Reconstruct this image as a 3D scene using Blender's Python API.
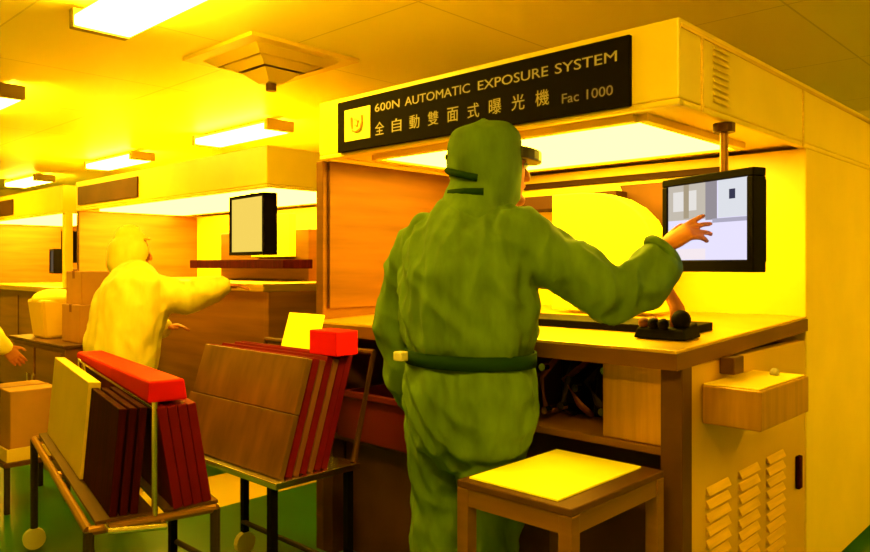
import bpy, bmesh, math, random
from mathutils import Vector, Matrix, noise
random.seed(7)
for o in list(bpy.data.objects): bpy.data.objects.remove(o)
SC = bpy.context.scene
COL = SC.collection
R = math.radians

# ------------------------------------------------------------------ camera, world, exposure
H = 1.36                                   # eye height
cam_d = bpy.data.cameras.new('camera')
cam = bpy.data.objects.new('camera', cam_d); COL.objects.link(cam)
cam.location = (0, 0, H); cam.rotation_euler = (R(90), 0, R(43.6))
cam_d.sensor_width = 36; cam_d.lens = 745/870*36; cam_d.shift_y = -11/870
cam_d.clip_start = .02
SC.camera = cam
w = bpy.data.worlds.new('world'); SC.world = w; w.use_nodes = True
w.node_tree.nodes['Background'].inputs[0].default_value = (1, .6, .06, 1)
w.node_tree.nodes['Background'].inputs[1].default_value = .05
SC.view_settings.view_transform = 'Standard'
SC.view_settings.look = 'None'
SC.view_settings.gamma = 1
SC.view_settings.use_curve_mapping = False
SC.view_settings.exposure = 1.15
LAMP = (1, .62, .022)                       # amber safe light of the yellow room
CEIL_POWER, HOOD_POWER = 32, 12

# ------------------------------------------------------------------ materials
def mat(name, col, rough=.5, metal=0, var=.0, scale=8, stretch=(1,1,1), bump=0, spec=.5, coat=0):
    m = bpy.data.materials.new(name); m.use_nodes = True
    nt = m.node_tree; b = nt.nodes['Principled BSDF']
    b.inputs['Base Color'].default_value = (*col, 1)
    b.inputs['Roughness'].default_value = rough
    b.inputs['Metallic'].default_value = metal
    b.inputs['Specular IOR Level'].default_value = spec
    b.inputs['Coat Weight'].default_value = coat
    if var or bump:
        tc = nt.nodes.new('ShaderNodeTexCoord'); mp = nt.nodes.new('ShaderNodeMapping')
        mp.inputs['Scale'].default_value = stretch
        nz = nt.nodes.new('ShaderNodeTexNoise'); nz.inputs['Scale'].default_value = scale
        nz.inputs['Detail'].default_value = 5
        nt.links.new(tc.outputs['Object'], mp.inputs[0]); nt.links.new(mp.outputs[0], nz.inputs[0])
        if var:
            rp = nt.nodes.new('ShaderNodeValToRGB')
            rp.color_ramp.elements[0].position = .3; rp.color_ramp.elements[1].position = .7
            rp.color_ramp.elements[0].color = (*[c*(1-var) for c in col], 1)
            rp.color_ramp.elements[1].color = (*[min(1, c*(1+var)) for c in col], 1)
            nt.links.new(nz.outputs[0], rp.inputs[0]); nt.links.new(rp.outputs[0], b.inputs['Base Color'])
        if bump:
            bp = nt.nodes.new('ShaderNodeBump'); bp.inputs['Strength'].default_value = bump
            bp.inputs['Distance'].default_value = .01
            nt.links.new(nz.outputs[0], bp.inputs['Height']); nt.links.new(bp.outputs[0], b.inputs['Normal'])
    return m
def emit(name, col, s):
    m = bpy.data.materials.new(name); m.use_nodes = True
    nt = m.node_tree; nt.nodes.remove(nt.nodes['Principled BSDF'])
    e = nt.nodes.new('ShaderNodeEmission'); e.inputs[0].default_value = (*col, 1); e.inputs[1].default_value = s
    nt.links.new(e.outputs[0], nt.nodes['Material Output'].inputs[0]); return m

def panel_mat(name, col, sx, sy, axes=(0, 1), seam=.012, rough=.5, dark=.6, metal=0):
    """flat panels with seams on a regular grid"""
    m = mat(name, col, rough, metal); nt = m.node_tree; b = nt.nodes['Principled BSDF']
    tc = nt.nodes.new('ShaderNodeTexCoord'); sp = nt.nodes.new('ShaderNodeSeparateXYZ')
    nt.links.new(tc.outputs['Object'], sp.inputs[0])
    outs = []
    for a, s in zip(axes, (sx, sy)):
        d = nt.nodes.new('ShaderNodeMath'); d.operation = 'DIVIDE'; d.inputs[1].default_value = s
        f = nt.nodes.new('ShaderNodeMath'); f.operation = 'FRACT'
        l = nt.nodes.new('ShaderNodeMath'); l.operation = 'LESS_THAN'; l.inputs[1].default_value = seam/s
        nt.links.new(sp.outputs[a], d.inputs[0]); nt.links.new(d.outputs[0], f.inputs[0]); nt.links.new(f.outputs[0], l.inputs[0])
        outs.append(l)
    mx = nt.nodes.new('ShaderNodeMath'); mx.operation = 'MAXIMUM'
    nt.links.new(outs[0].outputs[0], mx.inputs[0]); nt.links.new(outs[1].outputs[0], mx.inputs[1])
    mix = nt.nodes.new('ShaderNodeMix'); mix.data_type = 'RGBA'
    mix.inputs[6].default_value = (*col, 1); mix.inputs[7].default_value = (*[c*dark for c in col], 1)
    nt.links.new(mx.outputs[0], mix.inputs[0]); nt.links.new(mix.outputs[2], b.inputs['Base Color'])
    return m

M = {}  # wall, ceiling and steel colours below have the lamps' yellow cast mixed in
M['wall']    = panel_mat('cleanroom wall panel', (.82, .72, .30), 1.2, 5, (0, 2))
M['wally']   = panel_mat('cleanroom end wall panel', (.82, .72, .30), 1.2, 5, (1, 2))
M['ceil']    = panel_mat('cleanroom ceiling panel', (.92, .84, .12), 1.2, 1.2, (0, 1), .01, .45, .75)
M['paint']   = mat('cream machine paint', (.80, .58, .025), .38, 0, .06, 3)
M['steel']   = mat('brushed steel', (.66, .42, .03), .36, .75, .12, 6, (1, 1, 14), .05)
M['steel_h'] = mat('brushed steel sideways', (.62, .40, .025), .34, .75, .14, 6, (.6, .6, 18), .05)
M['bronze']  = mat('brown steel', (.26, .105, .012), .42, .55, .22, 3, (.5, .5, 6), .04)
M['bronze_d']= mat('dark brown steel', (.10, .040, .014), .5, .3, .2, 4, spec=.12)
M['tube']    = mat('polished tube', (.75, .68, .5), .22, 1)
M['black']   = mat('black plastic', (.004, .0025, .003), .6, spec=.05)
M['dark']    = mat('dark rubber', (.03, .02, .015), .6, spec=.12)
M['signblk'] = mat('black sign acrylic', (.006, .004, .004), .7, spec=.03)
M['letter']  = mat('pale sign lettering', (.36, .31, .24), .6)
M['letter_b']= mat('lavender sign lettering', (.20,.16,.26), .6)
M['logo']    = mat('yellow logo plate', (.9, .75, .12), .5)
M['logo_d']  = mat('ochre logo mark', (.55, .30, .02), .5)
M['maroon']  = mat('maroon board', (.12, .003, .016), .6, 0, .3, 5, spec=.06)
M['maroon_d']= mat('dark maroon board', (.032, .002, .006), .7, 0, .4, 9, (6, 6, .5), spec=.03)
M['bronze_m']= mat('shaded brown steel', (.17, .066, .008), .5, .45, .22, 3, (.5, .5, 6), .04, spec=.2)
M['amber']   = mat('amber machine paint', (.58, .34, .015), .45, 0, .08, 3)
M['umber']   = mat('umber paint', (.035, .012, .006), .6, spec=.1)
M['tote']    = mat('red tote plastic', (.10, .006, .012), .45, 0, .1, 5, spec=.2)
M['red']     = mat('red board', (.62, .006, .008), .6, 0, .1, 5, spec=.06)
M['tan_e']   = mat('tan board edge', (.17, .055, .03), .5, spec=.12)
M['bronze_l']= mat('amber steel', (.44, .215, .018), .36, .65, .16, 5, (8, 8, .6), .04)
M['copper']  = mat('copper clad board', (.16, .068, .016), .38, .35, .30, 5, (3, 3, 1))
M['ysheet']  = mat('yellow sheet', (.97, .90, .02), .7, 0, .05, 4)
M['ybrd']    = mat('yellow board', (.66, .45, .05), .45, 0, .12, 3)
M['green']   = mat('green cleanroom cloth', (.088, .165, .015), .8, 0, .22, 9, (2, 2, .7), .4, spec=.1)
M['green_d'] = mat('dark green strap', (.008, .030, .006), .8, spec=.05)
M['cream']   = mat('cream cleanroom cloth', (.74, .60, .065), .75, 0, .10, 9, (2, 2, .7), .25)
M['skin']    = mat('skin', (.42, .13, .04), .55, 0, .06, 20, spec=.2)
M['hairdark']= mat('dark visor', (.02, .012, .01), .4)
M['floor_e'] = None
M['brownbox']= mat('brown carton', (.36, .16, .025), .7, 0, .15, 4)
M['rubber']  = mat('caster rubber', (.05, .05, .045), .6)
M['caster']  = mat('pale caster wheel', (.65, .58, .35), .5)
M['lamp']    = emit('lamp diffuser', LAMP, CEIL_POWER)
M['hoodlamp']= emit('exposure lamp diffuser', LAMP, HOOD_POWER)
M['housing'] = mat('lamp housing', (.30, .22, .06), .5)

# ------------------------------------------------------------------ mesh helpers
class MB:
    def __init__(s): s.bm = bmesh.new()
    def box(s, x0, x1, y0, y1, z0, z1):
        v = [s.bm.verts.new((x, y, z)) for x in (x0, x1) for y in (y0, y1) for z in (z0, z1)]
        for f in ((0,1,3,2),(4,6,7,5),(0,4,5,1),(2,3,7,6),(0,2,6,4),(1,5,7,3)): s.bm.faces.new([v[i] for i in f])
        return s
    def hexa(s, pts):           # bottom four then top four
        v = [s.bm.verts.new(p) for p in pts]
        for f in ((3,2,1,0),(4,5,6,7),(0,1,5,4),(1,2,6,5),(2,3,7,6),(3,0,4,7)): s.bm.faces.new([v[i] for i in f])
        return s
    def tube(s, path, r, n=10, closed=False):
        path = [Vector(p) for p in path]; rings = []
        m = len(path)
        for i, p in enumerate(path):
            if closed: t = path[(i+1) % m]-path[i-1]
            else: t = path[min(i+1, m-1)]-path[max(i-1, 0)]
            t.normalize()
            u = t.cross(Vector((0, 0, 1)))
            if u.length < .05: u = t.cross(Vector((0, 1, 0)))
            u.normalize(); vv = t.cross(u)
            rr = r[i] if isinstance(r, (list, tuple)) else r
            rings.append([s.bm.verts.new(p+rr*(math.cos(a)*u+math.sin(a)*vv)) for a in [2*math.pi*k/n for k in range(n)]])
        for i in range(m-(0 if closed else 1)):
            a, b = rings[i], rings[(i+1) % m]
            for k in range(n): s.bm.faces.new((a[k], a[(k+1) % n], b[(k+1) % n], b[k]))
        if not closed:
            s.bm.faces.new(rings[0][::-1]); s.bm.faces.new(rings[-1])
        return s
    def prism(s, poly, y0, y1, axis='y'):   # poly in (x,z) extruded along y, or (y,z) along x, or (x,y) along z
        def P(a, b, c): return (a, c, b) if axis == 'y' else ((c, a, b) if axis == 'x' else (a, b, c))
        A = [s.bm.verts.new(P(a, b, y0)) for a, b in poly]; B = [s.bm.verts.new(P(a, b, y1)) for a, b in poly]
        s.bm.faces.new(A); s.bm.faces.new(B[::-1]); n = len(poly)
        for i in range(n): s.bm.faces.new((A[i], B[i], B[(i+1) % n], A[(i+1) % n]))
        return s
    def sphere(s, c, r, sc=(1, 1, 1), n=12):
        g = bmesh.ops.create_uvsphere(s.bm, u_segments=n, v_segments=max(6, n//2+2), radius=r)
        for v in g['verts']: v.co = Vector((v.co.x*sc[0], v.co.y*sc[1], v.co.z*sc[2]))+Vector(c)
        return s
    def loft(s, chain, n=18, ref=(0, 1, 0), caps=True):
        """chain of (point, rx, ry); ry lies along ref"""
        ch = [(Vector(p), a, b) for p, a, b in chain]
        if caps:
            t0 = (ch[0][0]-ch[1][0]).normalized(); t1 = (ch[-1][0]-ch[-2][0]).normalized()
            k0 = min(ch[0][1:]); k1 = min(ch[-1][1:])
            pre = [(ch[0][0]+t0*k0*math.sin(q), ch[0][1]*math.cos(q), ch[0][2]*math.cos(q)) for q in (1.45, 1.0, .5)]
            post = [(ch[-1][0]+t1*k1*math.sin(q), ch[-1][1]*math.cos(q), ch[-1][2]*math.cos(q)) for q in (.5, 1.0, 1.45)]
            ch = pre+ch+post
        rings = []
        for i, (p, a, b) in enumerate(ch):
            t = (ch[min(i+1, len(ch)-1)][0]-ch[max(i-1, 0)][0]).normalized()
            rf = Vector(ref); yv = rf-t*rf.dot(t)
            if yv.length < .1: rf = Vector((1, 0, 0)); yv = rf-t*rf.dot(t)
            yv.normalize(); xv = yv.cross(t).normalized()
            rings.append([s.bm.verts.new(p+a*math.cos(q)*xv+b*math.sin(q)*yv) for q in [2*math.pi*k/n for k in range(n)]])
        for i in range(len(rings)-1):
            A, B = rings[i], rings[i+1]
            for k in range(n): s.bm.faces.new((A[k], A[(k+1) % n], B[(k+1) % n], B[k]))
        s.bm.faces.new(rings[0][::-1]); s.bm.faces.new(rings[-1])
        return s
    def build(s, name, m, parent=None, bevel=0, smooth=False, world=True, off=None):
        bmesh.ops.recalc_face_normals(s.bm, faces=s.bm.faces)
        me = bpy.data.meshes.new(name); s.bm.to_mesh(me); s.bm.free()
        return link(name, me, m, parent, bevel, smooth, world, off)
def link(name, me, m, parent=None, bevel=0, smooth=False, world=True, off=None):
    if off is None:
        off = Vector((0, 0, 0))
        if world:
            p = parent
            while p: off += p.location; p = p.parent
    if off.length: me.transform(Matrix.Translation(-off))
    o = bpy.data.objects.new(name, me); COL.objects.link(o)
    me.materials.append(m)
    if parent: o.parent = parent
    if smooth:
        for p in me.polygons: p.use_smooth = True
    if bevel:
        b = o.modifiers.new('bevel', 'BEVEL'); b.width = bevel; b.segments = 2; b.limit_method = 'ANGLE'; b.angle_limit = R(40)
    return o
def tag(o, label, cat, group=None, kind=None):
    o['label'] = label; o['category'] = cat
    if group: o['group'] = group
    if kind: o['kind'] = kind
    return o
def thing(name, label, cat, loc=(0, 0, 0), rz=0, group=None):
    o = bpy.data.objects.new(name, None); COL.objects.link(o); o.location = loc; o.rotation_euler = (0, 0, rz)
    o.empty_display_size = .1
    return tag(o, label, cat, group)
def own(o, loc):                      # give a one-mesh thing an origin at its base
    o.data.transform(Matrix.Translation(-Vector(loc))); o.location = loc; return o
def copy_tree(o, parent=None):
    c = o.copy(); COL.objects.link(c)
    if parent: c.parent = parent
    for ch in list(o.children): copy_tree(ch, c)
    return c
def struct(o): o['kind'] = 'structure'; return o
def bake(o):
    bpy.context.view_layer.update()
    dg = bpy.context.evaluated_depsgraph_get()
    return bpy.data.meshes.new_from_object(o.evaluated_get(dg))
def skinned(bm, voxel, smooth=6, fold=0, fscale=(10, 10, 4), mask=None):
    """closed overlapping pieces -> one continuous surface"""
    bmesh.ops.recalc_face_normals(bm, faces=bm.faces)
    me = bpy.data.meshes.new('tmp'); bm.to_mesh(me); bm.free()
    t = bpy.data.objects.new('tmp', me); COL.objects.link(t)
    r = t.modifiers.new('r', 'REMESH'); r.mode = 'VOXEL'; r.voxel_size = voxel
    me2 = bake(t); bpy.data.objects.remove(t); bpy.data.meshes.remove(me)
    b = bmesh.new(); b.from_mesh(me2)
    for i in range(smooth): bmesh.ops.smooth_vert(b, verts=b.verts, factor=.5, use_axis_x=True, use_axis_y=True, use_axis_z=True)
    if fold:
        b.normal_update()
        for v in b.verts:
            c = v.co
            q = Vector((c.x*fscale[0], c.y*fscale[1], c.z*fscale[2]))
            wv = noise.noise(q*.5+Vector((3, 7, 1)))
            r1 = 1-abs(noise.noise(q+Vector((wv, wv, wv))))*2.6
            q2 = Vector((c.x*fscale[0]*.7+c.z*9, c.y*fscale[1]*.7, c.z*fscale[2]*1.6+4))
            r2 = 1-abs(noise.noise(q2))*2.8
            n = .55*max(-.8, r1)+.45*max(-.8, r2)
            k = mask(c) if mask else 1
            v.co = c+v.normal*fold*n*k
        for i in range(1): bmesh.ops.smooth_vert(b, verts=b.verts, factor=.4, use_axis_x=True, use_axis_y=True, use_axis_z=True)
    b.to_mesh(me2); b.free(); return me2

# ------------------------------------------------------------------ room shell
RX0, RX1, RY0, RY1, RZ = -13.0, 2.2, -2.6, 6.5, H+1.2
mf = bpy.data.materials.new('green epoxy floor with yellow lane'); mf.use_nodes = True
nt = mf.node_tree; b = nt.nodes['Principled BSDF']; b.inputs['Roughness'].default_value = .28
tc = nt.nodes.new('ShaderNodeTexCoord'); sp = nt.nodes.new('ShaderNodeSeparateXYZ'); nt.links.new(tc.outputs['Object'], sp.inputs[0])
g1 = nt.nodes.new('ShaderNodeMath'); g1.operation = 'GREATER_THAN'; g1.inputs[1].default_value = -4.35
g2 = nt.nodes.new('ShaderNodeMath'); g2.operation = 'LESS_THAN'; g2.inputs[1].default_value = -3.76
mu = nt.nodes.new('ShaderNodeMath'); mu.operation = 'MULTIPLY'
nt.links.new(sp.outputs[0], g1.inputs[0]); nt.links.new(sp.outputs[0], g2.inputs[0])
nt.links.new(g1.outputs[0], mu.inputs[0]); nt.links.new(g2.outputs[0], mu.inputs[1])
g3 = nt.nodes.new('ShaderNodeMath'); g3.operation = 'GREATER_THAN'; g3.inputs[1].default_value = 1.72
mu2 = nt.nodes.new('ShaderNodeMath'); mu2.operation = 'MULTIPLY'
nt.links.new(sp.outputs[1], g3.inputs[0]); nt.links.new(mu.outputs[0], mu2.inputs[0]); nt.links.new(g3.outputs[0], mu2.inputs[1]); mu = mu2
nz = nt.nodes.new('ShaderNodeTexNoise'); nz.inputs['Scale'].default_value = 2.2
rp = nt.nodes.new('ShaderNodeValToRGB'); rp.color_ramp.elements[0].color = (.012, .07, .018, 1); rp.color_ramp.elements[1].color = (.03, .16, .03, 1)
nt.links.new(tc.outputs['Object'], nz.inputs[0]); nt.links.new(nz.outputs[0], rp.inputs[0])
mix = nt.nodes.new('ShaderNodeMix'); mix.data_type = 'RGBA'; mix.inputs[7].default_value = (.75, .55, .05, 1)
nt.links.new(mu.outputs[0], mix.inputs[0]); nt.links.new(rp.outputs[0], mix.inputs[6]); nt.links.new(mix.outputs[2], b.inputs['Base Color'])
struct(MB().box(RX0, RX1, RY0, RY1, -.1, 0).build('floor', mf))
struct(MB().box(RX0, RX1, RY0, RY1, RZ, RZ+.1).build('ceiling', M['ceil']))
struct(MB().box(RX0-.1, RX1+.1, RY1, RY1+.1, -.1, RZ+.1).build('wall_back', M['wall']))
struct(MB().box(RX0-.1, RX1+.1, RY0-.1, RY0, -.1, RZ+.1).build('wall_front', M['wall']))
struct(MB().box(RX0-.1, RX0, RY0, RY1, -.1, RZ+.1).build('wall_left', M['wally']))
struct(MB().box(RX1, RX1+.1, RY0, RY1, -.1, RZ+.1).build('wall_right', M['wally']))

# ------------------------------------------------------------------ ceiling lamps and air diffuser
def lamp(x, y, label):
    t = thing('ceiling_lamp', label, 'ceiling light', (x, y, RZ), 0, 'long fluorescent ceiling lamps')
    return t
L0 = lamp(-2.98, 1.45, 'white fluorescent ceiling lamp at the top edge, left of the square air diffuser')
b_ = MB().box(-.55, .55, -.07, .07, -.06, -.025); b_.box(-.60, -.55, -.13, .13, -.115, -.025); b_.box(.55, .60, -.13, .13, -.115, -.025)
b_.build('housing', M['housing'], L0, .004, world=False)
MB().box(-.545, .545, -.13, .13, -.11, -.06).build('diffuser', M['lamp'], L0, .008, world=False)
for x in (-.4, .4): MB().tube([(x, 0, -.025), (x, 0, 0)], .02, 10).build('stem', M['housing'], L0, world=False)
for x, y, lb in ((-5.92, 1.56, 'white ceiling lamp cut by the left edge of the picture'),
                 (-5.65, 3.5, 'slim glowing ceiling lamp right above the middle machine'),
                 (-8.1, 3.5, 'distant ceiling lamp just left of the one over the middle machine'),
                 (-10.9, 3.5, 'farthest ceiling lamp, low at the left over the rear machine'),
                 (-.5, .35, 'added fill lamp at the ceiling above the near aisle, overhead of the viewer and outside the picture'),  # unseen extra lamp, put in as fill for the table and foreground
                 (1.2, 4.3, 'added fill lamp at the ceiling right of the signed machine, outside the picture'),  # unseen extra lamp, placed to brighten the right side of the machine
                 (-8.4, 1.56, 'ceiling lamp in the aisle row far outside the left edge')):
    c = copy_tree(L0); c.location = (x, y, RZ); c['label'] = lb
V = thing('air_diffuser', 'square ceiling air diffuser with nested sloping vanes', 'air vent', (-3.67, 2.475, RZ))
def ring(mb, a, z0, bb, z1, t=.012):
    for i in range(4):
        q = [(1, 1), (-1, 1), (-1, -1), (1, -1)]; p0, p1 = q[i], q[(i+1) % 4]
        mb.hexa([(p0[0]*a, p0[1]*a, z0), (p1[0]*a, p1[1]*a, z0), (p1[0]*bb, p1[1]*bb, z1), (p0[0]*bb, p0[1]*bb, z1),
                 (p0[0]*a, p0[1]*a, z0+t), (p1[0]*a, p1[1]*a, z0+t), (p1[0]*bb, p1[1]*bb, z1+t), (p0[0]*bb, p0[1]*bb, z1+t)])
f = MB(); ring(f, .36, -.02, .28, -.02, .02); f.build('frame', M['paint'], V, world=False)
f = MB(); ring(f, .28, -.02, .22, -.055); ring(f, .20, -.05, .14, -.085); f.build('vane', M['paint'], V, world=False)
f = MB(); f.box(-.27, .27, -.27, .27, -.012, -.002); f.build('throat', M['bronze'], V, world=False)
f = MB(); f.hexa([(-.05, -.05, -.15), (.05, -.05, -.15), (.05, .05, -.15), (-.05, .05, -.15), (-.12, -.12, -.09), (.12, -.12, -.09), (.12, .12, -.09), (-.12, .12, -.09)])
f.build('centre_cone', M['paint'], V, world=False)
f = MB(); f.tube([(0, 0, -.15), (0, 0, -.19)], .03, 12); f.build('knob', M['bronze_d'], V, world=False)

# ------------------------------------------------------------------ lettering
def text_mesh(body, size, font=None, ext=.001):
    cu = bpy.data.curves.new('t', 'FONT'); cu.body = body; cu.size = size; cu.extrude = ext; cu.resolution_u = 3
    o = bpy.data.objects.new('t', cu); COL.objects.link(o)
    me = bake(o); bpy.data.objects.remove(o); return me
def place_text(body, height, x0, x1, y, z, m, parent, name='lettering'):
    """letters stand on the X-Z plane facing -Y, stretched to x0..x1, base at z"""
    me = text_mesh(body, height)
    xs = [v.co.x for v in me.vertices]; ys = [v.co.y for v in me.vertices]
    sx = (x1-x0)/(max(xs)-min(xs)); mn = min(xs); sy = height/(max(ys)-min(ys)); my = min(ys)
    for v in me.vertices: v.co = ((v.co.x-mn)*sx+x0, y-v.co.z, (v.co.y-my)*sy+z)
    return link(name, me, m, parent)

# ------------------------------------------------------------------ exposure machine in front
HB, HT = H+.478, H+.738
X0, X1, YF, YB = -2.73, -1.0, 2.10, 3.25
MC = thing('exposure_machine', 'large exposure machine with black lettered sign, where the worker in green stands', 'machine', (-1.87, 2.7, 0), 0, None)
def hood(t, x0, x1, yf, yb, m):
    h = MB().box(x0, x1, yf, yb, HB+.02, HT)
    h.box(x0, x1, yf, yf+.03, HB, HB+.02); h.box(x1-.03, x1, yf+.03, yb, HB, HB+.02); h.box(x0, x0+.03, yf+.03, yb, HB, HB+.02)
    return h.build('hood', m, t, .006)
hd = hood(MC, X0, X1, YF, 4.9, M['paint'])
# louvres and seams on the hood side
v = MB()
for k in range(9): v.hexa([(X1, 2.34, 1.885+k*.021), (X1+.008, 2.34, 1.881+k*.021), (X1+.008, 2.46, 1.881+k*.021), (X1, 2.46, 1.885+k*.021),
                           (X1, 2.34, 1.895+k*.021), (X1+.001, 2.34, 1.895+k*.021), (X1+.001, 2.46, 1.895+k*.021), (X1, 2.46, 1.895+k*.021)])
v.build('side_louver', M['paint'], hd)
v = MB(); v.box(X1, X1+.004, 2.11, 4.9, HT-.03, HT-.018); v.box(X1, X1+.004, 3.2, 3.212, HB, HT-.03); v.box(X1, X1+.004, 2.25, 2.262, HB, HT-.03)
v.build('side_trim', M['steel'], hd)
v = MB(); v.box(-2.5, -1.22, 2.27, 3.06, HB+.002, HB+.021); v.build('light_panel', M['hoodlamp'], MC, .005)
v = MB(); v.box(-2.54, -2.5, 2.25, 3.08, HB-.005, HB+.021); v.box(-1.22, -1.18, 2.25, 3.08, HB-.005, HB+.021)
v.box(-2.5, -1.22, 2.23, 2.27, HB-.005, HB+.021); v.box(-2.5, -1.22, 3.06, 3.1, HB-.005, HB+.021); v.build('light_frame', M['paint'], MC, .003)
# sign
sg = MB().box(-2.577, -1.153, YF-.018, YF, H+.494, H+.714).build('sign_panel', M['signblk'], MC, .003)
lp = MB().box(-2.524, -2.356, YF-.022, YF-.017, H+.535, H+.672).build('logo_plate', M['logo'], sg, .002)
v = MB(); cxl, czl = -2.440, H+.604
v.tube([(cxl-.034, YF-.024, czl+.032), (cxl-.034, YF-.024, czl), (cxl-.026, YF-.024, czl-.024), (cxl, YF-.024, czl-.033), (cxl+.026, YF-.024, czl-.024), (cxl+.034, YF-.024, czl), (cxl+.034, YF-.024, czl+.032)], .007, 8)
v.tube([(cxl-.012, YF-.024, czl+.022), (cxl+.010, YF-.024, czl+.010), (cxl+.004, YF-.024, czl-.010), (cxl-.010, YF-.024, czl-.004)], .006, 8)
v.build('logo_mark', M['logo_d'], sg)
zl = H+.638
for s_, a, b_ in (('600N', -2.329, -2.18), ('AUTOMATIC', -2.149, -1.804), ('EXPOSURE', -1.765, -1.456), ('SYSTEM', -1.428, -1.196)):
    place_text(s_, .034, a, b_, YF-.0185, zl, M['letter'], sg)
xs = -2.328
for i, ch in enumerate('全自動雙面式曝光機'):
    place_text(ch, .054, xs+i*.1025, xs+i*.1025+.056, YF-.0185, H+.541, M['letter'], sg)
place_text('Fac', .032, -1.40, -1.335, YF-.0185, H+.535, M['letter_b'], sg); place_text('1000', .032, -1.305, -1.21, YF-.0185, H+.535, M['letter_b'], sg)
# back cabinet and chamber
MB().box(X0, X1, YB, 4.9, .05, HB).build('back_cabinet', M['paint'], MC, .006)
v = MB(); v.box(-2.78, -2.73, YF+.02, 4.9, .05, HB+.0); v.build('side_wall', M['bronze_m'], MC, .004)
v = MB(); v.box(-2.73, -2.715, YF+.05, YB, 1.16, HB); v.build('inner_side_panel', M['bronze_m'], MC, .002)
v = MB(); v.box(-2.70, -1.32, YB-.02, YB, HB-.075, HB-.045); v.build('header_bar', M['umber'], MC, .003)
v = MB(); v.box(-2.5, -1.78, YB-.16, YB-.005, HB-.20, HB-.13); v.build('lamp_bar', M['umber'], MC, .004)
v = MB(); v.box(-2.12, -1.95, YB-.05, YB, H+.06, H+.09); v.box(-2.12, -1.95, YB-.05, YB, H+.20, H+.23); v.box(-2.12, -2.09, YB-.05, YB, H+.09, H+.20); v.box(-1.98, -1.95, YB-.05, YB, H+.09, H+.20)
v.build('chamber_frame', M['bronze_l'], MC, .003)
v = MB(); v.hexa([(-1.66, YB-.06, 1.42), (-1.40, YB-.06, 1.42), (-1.40, YB, 1.42), (-1.66, YB, 1.42), (-1.82, YB-.06, 1.74), (-1.40, YB-.06, 1.74), (-1.40, YB, 1.74), (-1.82, YB, 1.74)])
v.build('brown_flap', M['bronze_d'], MC, .003)
poly = [(-2.02, 1.155), (-1.50, 1.155), (-1.50, 1.42)]+[(-1.50-.36*(1-math.cos(q)), 1.42+.27*math.sin(q)) for q in [R(15*k) for k in range(1, 7)]]+[(-2.02, 1.69)]
MB().prism(poly, 2.92, 3.06).build('curved_cover', M['ysheet'], MC, .006)
# worktop, slightly raised to the rear
wt = MB(); zf, zb, th = 1.107, 1.150, .055
wt.hexa([(X0, YF-.02, zf-th), (X1, YF-.02, zf-th), (X1, YB, zb-th), (X0, YB, zb-th), (X0, YF-.02, zf), (X1, YF-.02, zf), (X1, YB, zb), (X0, YB, zb)])
wt.build('worktop', M['steel_h'], MC, .004)
ed = MB(); e_ = .006
ed.hexa([(X0, YF-.02-e_, zf-th-.004), (X1+e_, YF-.02-e_, zf-th-.004), (X1+e_, YF-.02, zf-th-.004), (X0, YF-.02, zf-th-.004), (X0, YF-.02-e_, zf-.010), (X1+e_, YF-.02-e_, zf-.010), (X1+e_, YF-.02, zf-.010), (X0, YF-.02, zf-.010)])
ed.hexa([(X1, YF-.02, zf-th-.004), (X1+e_, YF-.02, zf-th-.004), (X1+e_, YB, zb-th-.004), (X1, YB, zb-th-.004), (X1, YF-.02, zf-.010), (X1+e_, YF-.02, zf-.010), (X1+e_, YB, zb-.010), (X1, YB, zb-.010)])
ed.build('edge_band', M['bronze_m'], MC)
def wz(y): return zf+(zb-zf)*(y-YF+.02)/(YB-YF+.02)
v = MB(); v.hexa([(-2.1, 2.42, wz(2.42)), (-1.12, 2.42, wz(2.42)), (-1.12, 2.62, wz(2.62)), (-2.1, 2.62, wz(2.62)), (-2.1, 2.42, wz(2.42)+.028), (-1.12, 2.42, wz(2.42)+.028), (-1.12, 2.62, wz(2.62)+.028), (-2.1, 2.62, wz(2.62)+.028)])
v.build('guide_rail', M['black'], MC, .002)
# lower body
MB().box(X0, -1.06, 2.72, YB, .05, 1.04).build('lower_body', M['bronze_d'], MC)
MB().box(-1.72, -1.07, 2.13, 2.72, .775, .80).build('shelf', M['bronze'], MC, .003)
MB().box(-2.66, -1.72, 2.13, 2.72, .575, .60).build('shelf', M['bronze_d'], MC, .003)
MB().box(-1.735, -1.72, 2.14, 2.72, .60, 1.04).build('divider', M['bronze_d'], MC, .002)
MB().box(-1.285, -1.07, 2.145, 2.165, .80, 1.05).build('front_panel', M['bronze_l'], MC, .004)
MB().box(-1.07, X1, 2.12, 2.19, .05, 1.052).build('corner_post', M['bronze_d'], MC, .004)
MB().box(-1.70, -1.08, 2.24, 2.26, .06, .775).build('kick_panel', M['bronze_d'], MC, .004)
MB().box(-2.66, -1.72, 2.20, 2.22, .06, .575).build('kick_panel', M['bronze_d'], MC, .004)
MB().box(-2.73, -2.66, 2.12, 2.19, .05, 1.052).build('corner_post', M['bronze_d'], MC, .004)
sp_ = MB().box(-1.045, -1.005, 2.19, YB, .05, 1.052).build('side_panel', M['amber'], MC, .003)
for c0 in (2.30, 2.56, 2.82):
    v = MB()
    for k in range(12):
        z = .17+k*.042
        v.hexa([(-1.006, c0, z), (-.992, c0, z-.002), (-.992, c0+.17, z-.002), (-1.006, c0+.17, z), (-1.006, c0, z+.022), (-1.004, c0, z+.022), (-1.004, c0+.17, z+.022), (-1.006, c0+.17, z+.022)])
    v.build('louver', M['steel'], sp_)
MB().box(-1.005, -.988, 3.13, 3.17, .47, .60).build('handle', M['maroon_d'], sp_, .004)
st = MB(); st.box(-1.0, -.82, 2.26, 2.69, .865, .985-.0); st.build('side_tray', M['bronze_l'], MC, .004)
MB().box(-1.0, -.83, 2.27, 2.68, .985, .99).build('tray_lid', M['paint'], MC, .002)
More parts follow.
